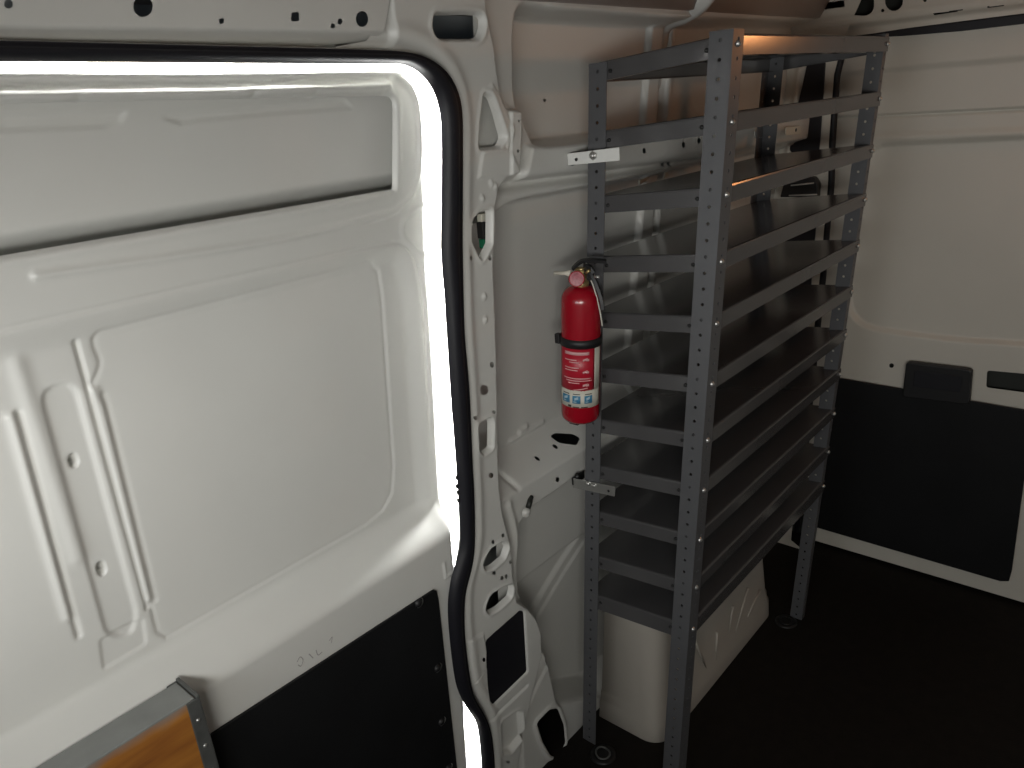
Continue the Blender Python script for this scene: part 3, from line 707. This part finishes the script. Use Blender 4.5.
MB().prism([(x, WB + .004 - L * z, z) for x, z in P], (0, 0.003, 0)).build('strap', M['zincmatt'], b3, bevel=0.0005)

# ---------------- fire extinguisher strapped to the rack's wall-side post
ax = np.array([0, -L, 1.0]); ax /= np.linalg.norm(ax)
EX = 1.200
base = onX(580.5, 419, EX); r = 0.0405
base = base + np.array([0, 0, 0.004])
fe = empty('fire_extinguisher', base); tag(fe, 'red fire extinguisher with black strap, hung on the wall-side front post of the shelving', 'fire extinguisher')
Hh = np.linalg.norm(onX(581.5, 296, EX) - onX(580.5, 419, EX))
prof = [(0.0, 0.006), (r * 0.55, 0.004), (r * 0.86, 0.0), (r * 0.97, 0.006), (r, 0.016), (r, Hh - 0.012)]
for k in range(1, 9):
    a = k / 8 * math.pi / 2; prof.append((r * math.cos(a) * (1 - 0.0) + 0.013 * (1 - math.cos(a)) if k < 8 else 0.013, Hh - 0.012 + 0.030 * math.sin(a)))
prof += [(0.013, Hh + 0.022), (0.0, Hh + 0.022)]
MB().lathe(prof, base, ax, n=48).build('cylinder', M['red'], fe)
view = np.array([0, 0, 1.6]) - base; view -= ax * (view @ ax); view /= np.linalg.norm(view)
rt = np.cross(ax, view)        # image right, seen from the camera
if rt @ R[:, 0] < 0: rt = -rt
def cyl(ang, h, rad): return base + ax * h + rad * (math.cos(ang) * view + math.sin(ang) * rt)
def patch(mb, a0, a1, h0, h1, rad, th=0.0005, n=14, tilt=0.0):
    vs = []
    for k in range(n + 1):
        a = a0 + (a1 - a0) * k / n; dh = tilt * k / n
        vs += [cyl(a, h0 + dh, rad), cyl(a, h1 + dh, rad), cyl(a, h0 + dh, rad + th), cyl(a, h1 + dh, rad + th)]
    fs = []
    for k in range(n):
        i, j = 4 * k, 4 * k + 4
        fs += [(i + 2, j + 2, j + 3, i + 3), (i, i + 2, j + 2, j), (i + 1, j + 1, j + 3, i + 3)]
    fs += [(0, 1, 3, 2), (4 * n, 4 * n + 2, 4 * n + 3, 4 * n + 1)]
    mb.add(vs, fs, True); return mb
def hpx(y): return (419 - y) / (419 - 296) * Hh      # height of a photo row on the cylinder
asn = lambda px: math.asin(max(-1, min(1, (px - 581) / 19.6)))
lab = patch(MB(), asn(562.6), asn(594.2), hpx(384), hpx(343), r + 0.0002).build('label', M['labelred'], fe)
wl = patch(MB(), asn(594.3), asn(599.2), hpx(384), hpx(343), r + 0.0002); patch(wl, asn(562), asn(599.2), hpx(401), hpx(383.5), r + 0.0003)
wlb = wl.build('label', M['labelwhite'], fe); tag(wlb, 'white band of the label')
pr = MB()
patch(pr, asn(566), asn(589), hpx(348.5), hpx(345.5), r + 0.0007)
for y, a, b in ((354, 566, 577), (356.2, 570, 579), (361.5, 566, 579), (364, 566, 578), (372, 565, 591), (374.2, 567, 592), (376.5, 569, 580)):
    patch(pr, asn(a), asn(b), hpx(y), hpx(y - 1.0), r + 0.0007)
for y in (354.5, 366.5, 379.5):
    patch(pr, asn(583), asn(587.5), hpx(y), hpx(y - 2.0), r + 0.0008, tilt=0.003); patch(pr, asn(586), asn(589), hpx(y - 0.2), hpx(y - 2.4), r + 0.0009)
patch(pr, asn(574), asn(588), hpx(383.6), hpx(382.6), r + 0.0008, tilt=0.005)
pr.build('label_print', M['labelpink'], lab)
for a, b in ((564, 570.5), (573.2, 581), (584.8, 592.2)):
    bp = MB(); wpz = MB(); dp = MB()
    patch(bp, asn(a), asn(b), hpx(396.5), hpx(388.8), r + 0.0008)
    patch(wpz, asn(a + (b - a) * .25), asn(b - (b - a) * .3), hpx(393.5), hpx(391.0), r + 0.0013, tilt=0.003)
    patch(wpz, asn(a + (b - a) * .15), asn(a + (b - a) * .5), hpx(395.3), hpx(394.4), r + 0.0013)
    patch(dp, asn(a + 0.5), asn(b - 0.5), hpx(387.6), hpx(386.8), r + 0.0008)
    bp.build('pictogram', M['labelblue'], wlb); wpz.build('pictogram_print', M['labelpale'], wlb); dp.build('caption', M['labeldark'], wlb)
patch(MB(), asn(569), asn(572), hpx(401.8 - 1.2), hpx(398.4), r + 0.0008).build('emblem', M['labeldark'], wlb)
for a, b in ((573.5, 580), (581.5, 588)): patch(MB(), asn(a), asn(b), hpx(401.4 - 0.6), hpx(399.8), r + 0.0008).build('caption', M['labeldark'], wlb)
# strap with its clasp
sb = patch(MB(), -math.pi, math.pi, hpx(342.5), hpx(334.5), r + 0.0002, th=0.0022, n=40)
strap = sb.build('strap', M['blackplastic'], fe)
cl = MB(); q = cyl(math.radians(-88), hpx(338), r + 0.005)
cl.box(q, (0.012, 0.012, 0.021)); cl.build('clasp', M['blackplastic'], strap, bevel=0.002)
# wall-side bracket that carries it
bk = MB(); c0 = np.array([X0 - 0.004, base[1] + 0.012, base[2]])
def bx(h): return base + ax * h
for h0, h1 in ((-0.012, Hh * 0.95),):
    a, b = bx(h0), bx(h1); s1 = np.array([0.0, 0.014, 0])
    t0 = np.array([0.0415, 0.004, 0]); t1 = np.array([0.0445, 0.004, 0])
    bk.hexa([a + t0 - s1, a + t1 - s1, a + t1 + s1, a + t0 + s1, b + t0 - s1, b + t1 - s1, b + t1 + s1, b + t0 + s1])
a = bx(-0.008); bk.box(a + np.array([0.012, 0.004, -0.001]), (0.064, 0.022, 0.003))
bk.build('hanger', M['darksteel'], fe, bevel=0.0008)
# head: valve, gauge, handles, nozzle, tag strip
top = bx(Hh + 0.022)
MB().lathe([(0.0, -0.006), (0.015, -0.006), (0.015, 0.004), (0.011, 0.006), (0.011, 0.016), (0.013, 0.018), (0.013, 0.028), (0.008, 0.032), (0.0, 0.032)], top, ax, n=20).build('valve', M['brass'], fe)
gc = bx(np.linalg.norm(onX(576.5, 277.5, EX) - onX(580.5, 419, EX))) + view * 0.020 - rt * 0.009
gd = np.array([0, 0, 1.6]) - gc; gd /= np.linalg.norm(gd)
g = MB().lathe([(0.0, -0.012), (0.012, -0.012), (0.0155, -0.006), (0.0158, 0.001), (0.0140, 0.003), (0.0132, 0.0015)], gc, gd, n=28).build('gauge', M['red'], fe)
MB().lathe([(0.0, 0.0022), (0.0134, 0.0018)], gc, gd, n=24).build('gauge_face', M['gauge'], g)
def hp_(px, py, dv=0.0): return onX(px, py, EX) + view * dv
nz = MB().tube([hp_(572, 273.5), hp_(568, 273.3), hp_(566, 273.2), hp_(554.5, 273.2)], [0.0060, 0.0060, 0.0040, 0.0036], 14).build('nozzle', M['nozzle'], fe)
def lever(path, wd, th, name, m):
    pts = [hp_(*p) for p in path]; mb = MB(); vs = []
    for i, p in enumerate(pts):
        t = pts[min(i + 1, len(pts) - 1)] - pts[max(i - 1, 0)]; t /= np.linalg.norm(t); nn = np.cross(t, view); nn /= np.linalg.norm(nn)
        w = wd[i] if hasattr(wd, '__len__') else wd
        for a, b in ((-1, -1), (1, -1), (1, 1), (-1, 1)): vs.append(p + view * a * w / 2 + nn * b * th / 2)
    n = len(pts); fs = [(4 * i + k, 4 * i + (k + 1) % 4, 4 * i + 4 + (k + 1) % 4, 4 * i + 4 + k) for i in range(n - 1) for k in range(4)] + [(0, 3, 2, 1), (4 * n - 4, 4 * n - 3, 4 * n - 2, 4 * n - 1)]
    mb.add(vs, fs); return mb.build(name, m, fe, bevel=0.0012)
lever(smooth_line([(572.5, 269), (577, 264.5), (583, 260.8), (592, 260.2), (600, 260.8), (606.5, 261.5)], 4), 0.020, 0.006, 'lever', M['blackplastic'])
lever(smooth_line([(584, 271), (590, 273), (594, 279), (598, 289), (601.5, 300), (602.5, 309)], 4), 0.022, 0.008, 'handle', M['blackplastic'])
lever([(583, 266.5), (590, 268.5), (593, 273)], 0.016, 0.012, 'valve_block', M['darksteel'])
lever(smooth_line([(591, 280), (594, 288), (597.5, 300), (600.5, 314), (602.3, 326)], 4), 0.004, 0.0028, 'tag_strip', M['strip'])
for p, q in (((577, 268.5), (583, 267.5)), ((586, 271.5), (589.5, 268.5)), ((594.5, 275), (599, 275.5))):
    MB().tube([hp_(*p, 0.012), hp_(*q, 0.012)], 0.003, 10).build('pin', M['brass'] if p[0] < 590 else M['zinc'], fe)

# ---------------- wheel arch cover
wc = empty('wheel_arch_cover', (1.68, 0.92, 0)); tag(wc, 'off-white moulded wheel arch cover standing on the floor under the lowest shelf', 'wheel arch cover')
def ringpts(x0, x1, y0, y1, r, z, xs):
    pts = []
    for (cx, cy, a) in ((x0 + r, y0 + r, 180), (x1 - r, y0 + r, 270)):
        for k in range(9):
            t = math.radians(a + 90 * k / 8); pts.append((cx + r * math.cos(t), cy + r * math.sin(t), z))
    pts.append((x1, y1, z)); pts.append((x0, y1, z)); return pts
ybk = 1.0
prof = [(0.0, 0.0, 0.0), (0.055, 0.001, 0.004), (0.062, 0.006, 0.006), (0.085, 0.006, 0.010), (0.092, 0.010, 0.012), (0.34, 0.014, 0.060), (0.365, 0.020, 0.066), (0.380, 0.032, 0.072), (0.42, 0.038, 0.085), (0.435, 0.052, 0.10), (0.437, 0.08, 0.13)]
rings = [ringpts(1.338 + i, 2.05 - j, 0.806 + i, ybk - L * z, 0.055, z, None) for z, i, j in prof]
n = len(rings[0]); vs = [p for g_ in rings for p in g_]; fs = [(i * n + k, i * n + (k + 1) % n, (i + 1) * n + (k + 1) % n, (i + 1) * n + k) for i in range(len(rings) - 1) for k in range(n)]
mb = MB().add(vs, fs, True); mb.f.append(list(range((len(rings) - 1) * n, len(rings) * n))); mb.sm.append(False)
# moulded ribs fanning over the side
cv = mb.build('cover', M['plastic'], wc)
def onArch(px, py): return onY(px, py, 0.813)
for a, b in (((717, 632), (716, 660)), ((733, 606), (729, 632)), ((748, 588), (735, 634)), ((760, 590), (747, 618)), ((695, 640), (706, 668))):
    MB().tube([onArch(*a), onArch(*b)], [0.0045, 0.0015], 8).build('rib', M['plastic'], wc)

# ---------------- floor tie-down
p = onZ(603, 755, 0.0)
td = empty('tie_down', (p[0], p[1], 0)); tag(td, 'round metal tie-down cup in the dark floor below the rack post', 'tie-down')
MB().lathe([(0.034, 0.0), (0.034, 0.003), (0.026, 0.006), (0.022, 0.004), (0.012, 0.002), (0.0, 0.002)], (p[0], p[1], 0), (0, 0, 1), n=28).build('cup', M['darksteel'], td)
MB().tube([(p[0] + 0.018 * math.cos(a), p[1] + 0.018 * math.sin(a), 0.005 + 0.006 * max(0, math.sin(a))) for a in [k * math.pi / 10 for k in range(21)]], 0.0025, 8).build('ring', M['channel'], td)
p = onZ(786, 622, 0.0)
t2 = empty('tie_down', (p[0], p[1], 0)); tag(t2, 'dim metal tie-down cup on the dark floor by the far shelf leg', 'tie-down')
MB().lathe([(0.034, 0.0), (0.034, 0.003), (0.026, 0.006), (0.022, 0.004), (0.012, 0.002), (0.0, 0.002)], (p[0], p[1], 0), (0, 0, 1), n=28).build('cup', M['darksteel'], t2)
MB().tube([(p[0] + 0.018 * math.cos(a), p[1] + 0.018 * math.sin(a), 0.005 + 0.006 * max(0, math.sin(a))) for a in [k * math.pi / 10 for k in range(21)]], 0.0025, 8).build('ring', M['darksteel'], t2)

# ---------------- black grab handle on the rear corner
hpnts = rnd(RX([(781, 197), (784.5, 184), (797, 179), (808, 176), (815, 177), (819, 183), (818.5, 197)], XF - 0.02), 0.006)
gh = empty('corner_handle', (XF, hpnts[0][0], hpnts[0][1])); tag(gh, 'black plastic recessed handle on the rear corner behind the upper shelves', 'handle')
MB().prism([(XF - 0.002, y, z) for y, z in hpnts], (-0.028, 0, 0)).build('body', M['blackplastic'], gh, bevel=0.004)
for a, b in (((791, 185.5), (814, 183)), ((789, 195.5), (817, 194.5))):
    MB().tube([onX(*a, XF - 0.031), onX(*b, XF - 0.031)], 0.0022, 8).build('slot', M['zincmatt'], gh)

# ---------------- upright orange board in the near corner
ZT = 0.872
A = onZ(180.5, 682, ZT); Bp = onZ(196, 698, ZT)
yb, yf, xr = A[1], Bp[1], (A[0] + Bp[0]) / 2
bd = empty('wooden_board', (xr - 0.4, (yb + yf) / 2, 0)); tag(bd, 'upright orange-brown wooden board with grey top edge and steel corner channel, before the sliding door', 'board')
xl = -0.25
mb = MB().box(((xl + xr) / 2, (yb + yf) / 2, ZT / 2), (xr - xl - 0.004, yf - yb if yf > yb else yb - yf, ZT))
o = mb.build('panel', M['board'], bd, bevel=0.001)
me = o.data; dz = Vector((xr, 0, ZT - 0.02))
me.transform(Matrix.Translation(-dz)); o.matrix_parent_inverse = Matrix.Translation(-bd.location); o.location = dz
MB().box(((xl + xr) / 2 - .002, (yb + yf) / 2, ZT + 0.001), (xr - xl - 0.004, abs(yb - yf) + 0.001, 0.004)).build('top_edge', M['edge'], bd, bevel=0.001)
ch = MB()
ch.box((xr + 0.0, (yb + yf) / 2, ZT / 2 + 0.003), (0.005, abs(yb - yf) + 0.010, ZT + 0.006))
ch.box((xr - 0.008, min(yb, yf) - 0.0035, ZT / 2), (0.017, 0.004, ZT + 0.004))
ch.box((xr - 0.008, max(yb, yf) + 0.0035, ZT / 2), (0.017, 0.004, ZT + 0.004))
chan = ch.build('corner_channel', M['channel'], bd, bevel=0.0008)
for z in (ZT - 0.03, ZT - 0.075, ZT - 0.12):
    MB().lathe([(0, 0.002), (0.0025, 0.0015), (0.003, 0)], (xr - 0.008, min(yb, yf) - 0.0055, z), (0, -1, 0), n=10).build('screw', M['zinc'], chan)

# ---------------- small warm lamp over the rear doors (just outside the picture)
lx = np.array([2.38, 0.09, 1.685])
lamp = empty('dome_lamp', lx); tag(lamp, 'small warm lamp just above the white rear door', 'lamp')
MB().box(lx + np.array([0.018, 0, 0]), (0.03, 0.09, 0.045)).build('base', M['blackplastic'], lamp, bevel=0.003)
MB().box(lx, (0.018, 0.05, 0.024)).build('lens', emit('warm lens', (1.0, 0.40, 0.14), 160.0), lamp, bevel=0.005)

# ================================================================== LIGHT
def area(name, loc, target, sx, sy, power, col):
    d = bpy.data.lights.new(name, 'AREA'); d.shape = 'RECTANGLE'; d.size = sx; d.size_y = sy; d.energy = power; d.color = col
    o = bpy.data.objects.new(name, d); COL.objects.link(o); o.location = loc
    o.rotation_euler = (Vector(target) - Vector(loc)).to_track_quat('-Z', 'Y').to_euler()
    return o
# daylight through the windscreen and side windows of the cab, behind the camera
area('cab_daylight', (-0.86, -0.60, 1.46), (0.75, 0.75, 1.05), 0.9, 0.62, 36, (1.0, 0.98, 0.925))
area('cab_daylight', (-0.95, 0.40, 1.42), (1.4, 0.80, 0.85), 0.7, 0.6, 12, (0.95, 0.98, 1.0))
# daylight entering through the gap between the door and its opening
for a, b, wt, pw in (((0.02, 0), (0.80, 0), 0, 0),):
    pass
def gap_light(p, q, pw, inward):
    p, q = np.array(p), np.array(q); c = (p + q) / 2; d = bpy.data.lights.new('gap_daylight', 'AREA'); d.shape = 'RECTANGLE'
    ln = np.linalg.norm(q - p); d.size = ln; d.size_y = 0.016; d.energy = pw * ln; d.color = (1.0, 1.0, 0.99)
    o = bpy.data.objects.new('gap_daylight', d); COL.objects.link(o)
    ex = (q - p) / ln; nz = np.array(inward, float); nz -= ex * (nz @ ex); nz /= np.linalg.norm(nz); ez = -nz; ey = np.cross(ez, ex)
    m = Matrix.Identity(4)
    for i in range(3): m[i][0] = ex[i]; m[i][1] = ey[i]; m[i][2] = ez[i]; m[i][3] = c[i]
    o.matrix_world = m
mid = [((a[0] * k + b[0] * (1 - k)), (a[1] * k + b[1] * (1 - k))) for a, b in zip(si, so_s) for k in [0.60 if a[1] < 640 else 0.30]]
def idx(px, py): return int(np.argmin([math.hypot(m_[0] - px, m_[1] - py) for m_ in mid]))
GP = 4.6
stops = [idx(-60, 52), idx(150, 55), idx(392, 58), idx(415, 64), idx(433, 78), idx(445, 96), idx(450, 118), idx(451, 150), idx(451, 203), idx(451, 250), idx(456, 325), idx(462, 400), idx(466, 465), idx(467, 520), idx(465, 560), idx(457, 590), idx(455, 630), idx(463, 680), idx(474, 706), idx(486, 740), len(mid) - 1]
for a_, b_ in zip(stops[:-1], stops[1:]):
    p, q = onS(*mid[a_], YD + 0.016), onS(*mid[b_], YD + 0.016)
    inner = onS(*si[(a_ + b_) // 2], YD) - onS(*mid[(a_ + b_) // 2], YD)
    inner = inner / np.linalg.norm(inner)
    my = (mid[a_][1] + mid[b_][1]) / 2
    gap_light(p, q, GP * (1.0 if my < 480 else 0.75 if my < 580 else 0.45 if my < 690 else 1.2), inner * 0.9 + np.array([0, 0.2, 0]))

w = bpy.data.worlds.new('world'); scn.world = w; w.use_nodes = True
w.node_tree.nodes['Background'].inputs['Color'].default_value = (0.75, 0.85, 1.0, 1)
w.node_tree.nodes['Background'].inputs['Strength'].default_value = 0.03
scn.view_settings.view_transform = 'Standard'; scn.view_settings.look = 'None'
scn.view_settings.gamma = 1; scn.view_settings.use_curve_mapping = False
scn.view_settings.exposure = 0.0

for o in (b1, b2, b3): o['group'] = 'brackets tying the rack to the van'
for o in (td, t2): o['group'] = 'tie-down cups in the floor'
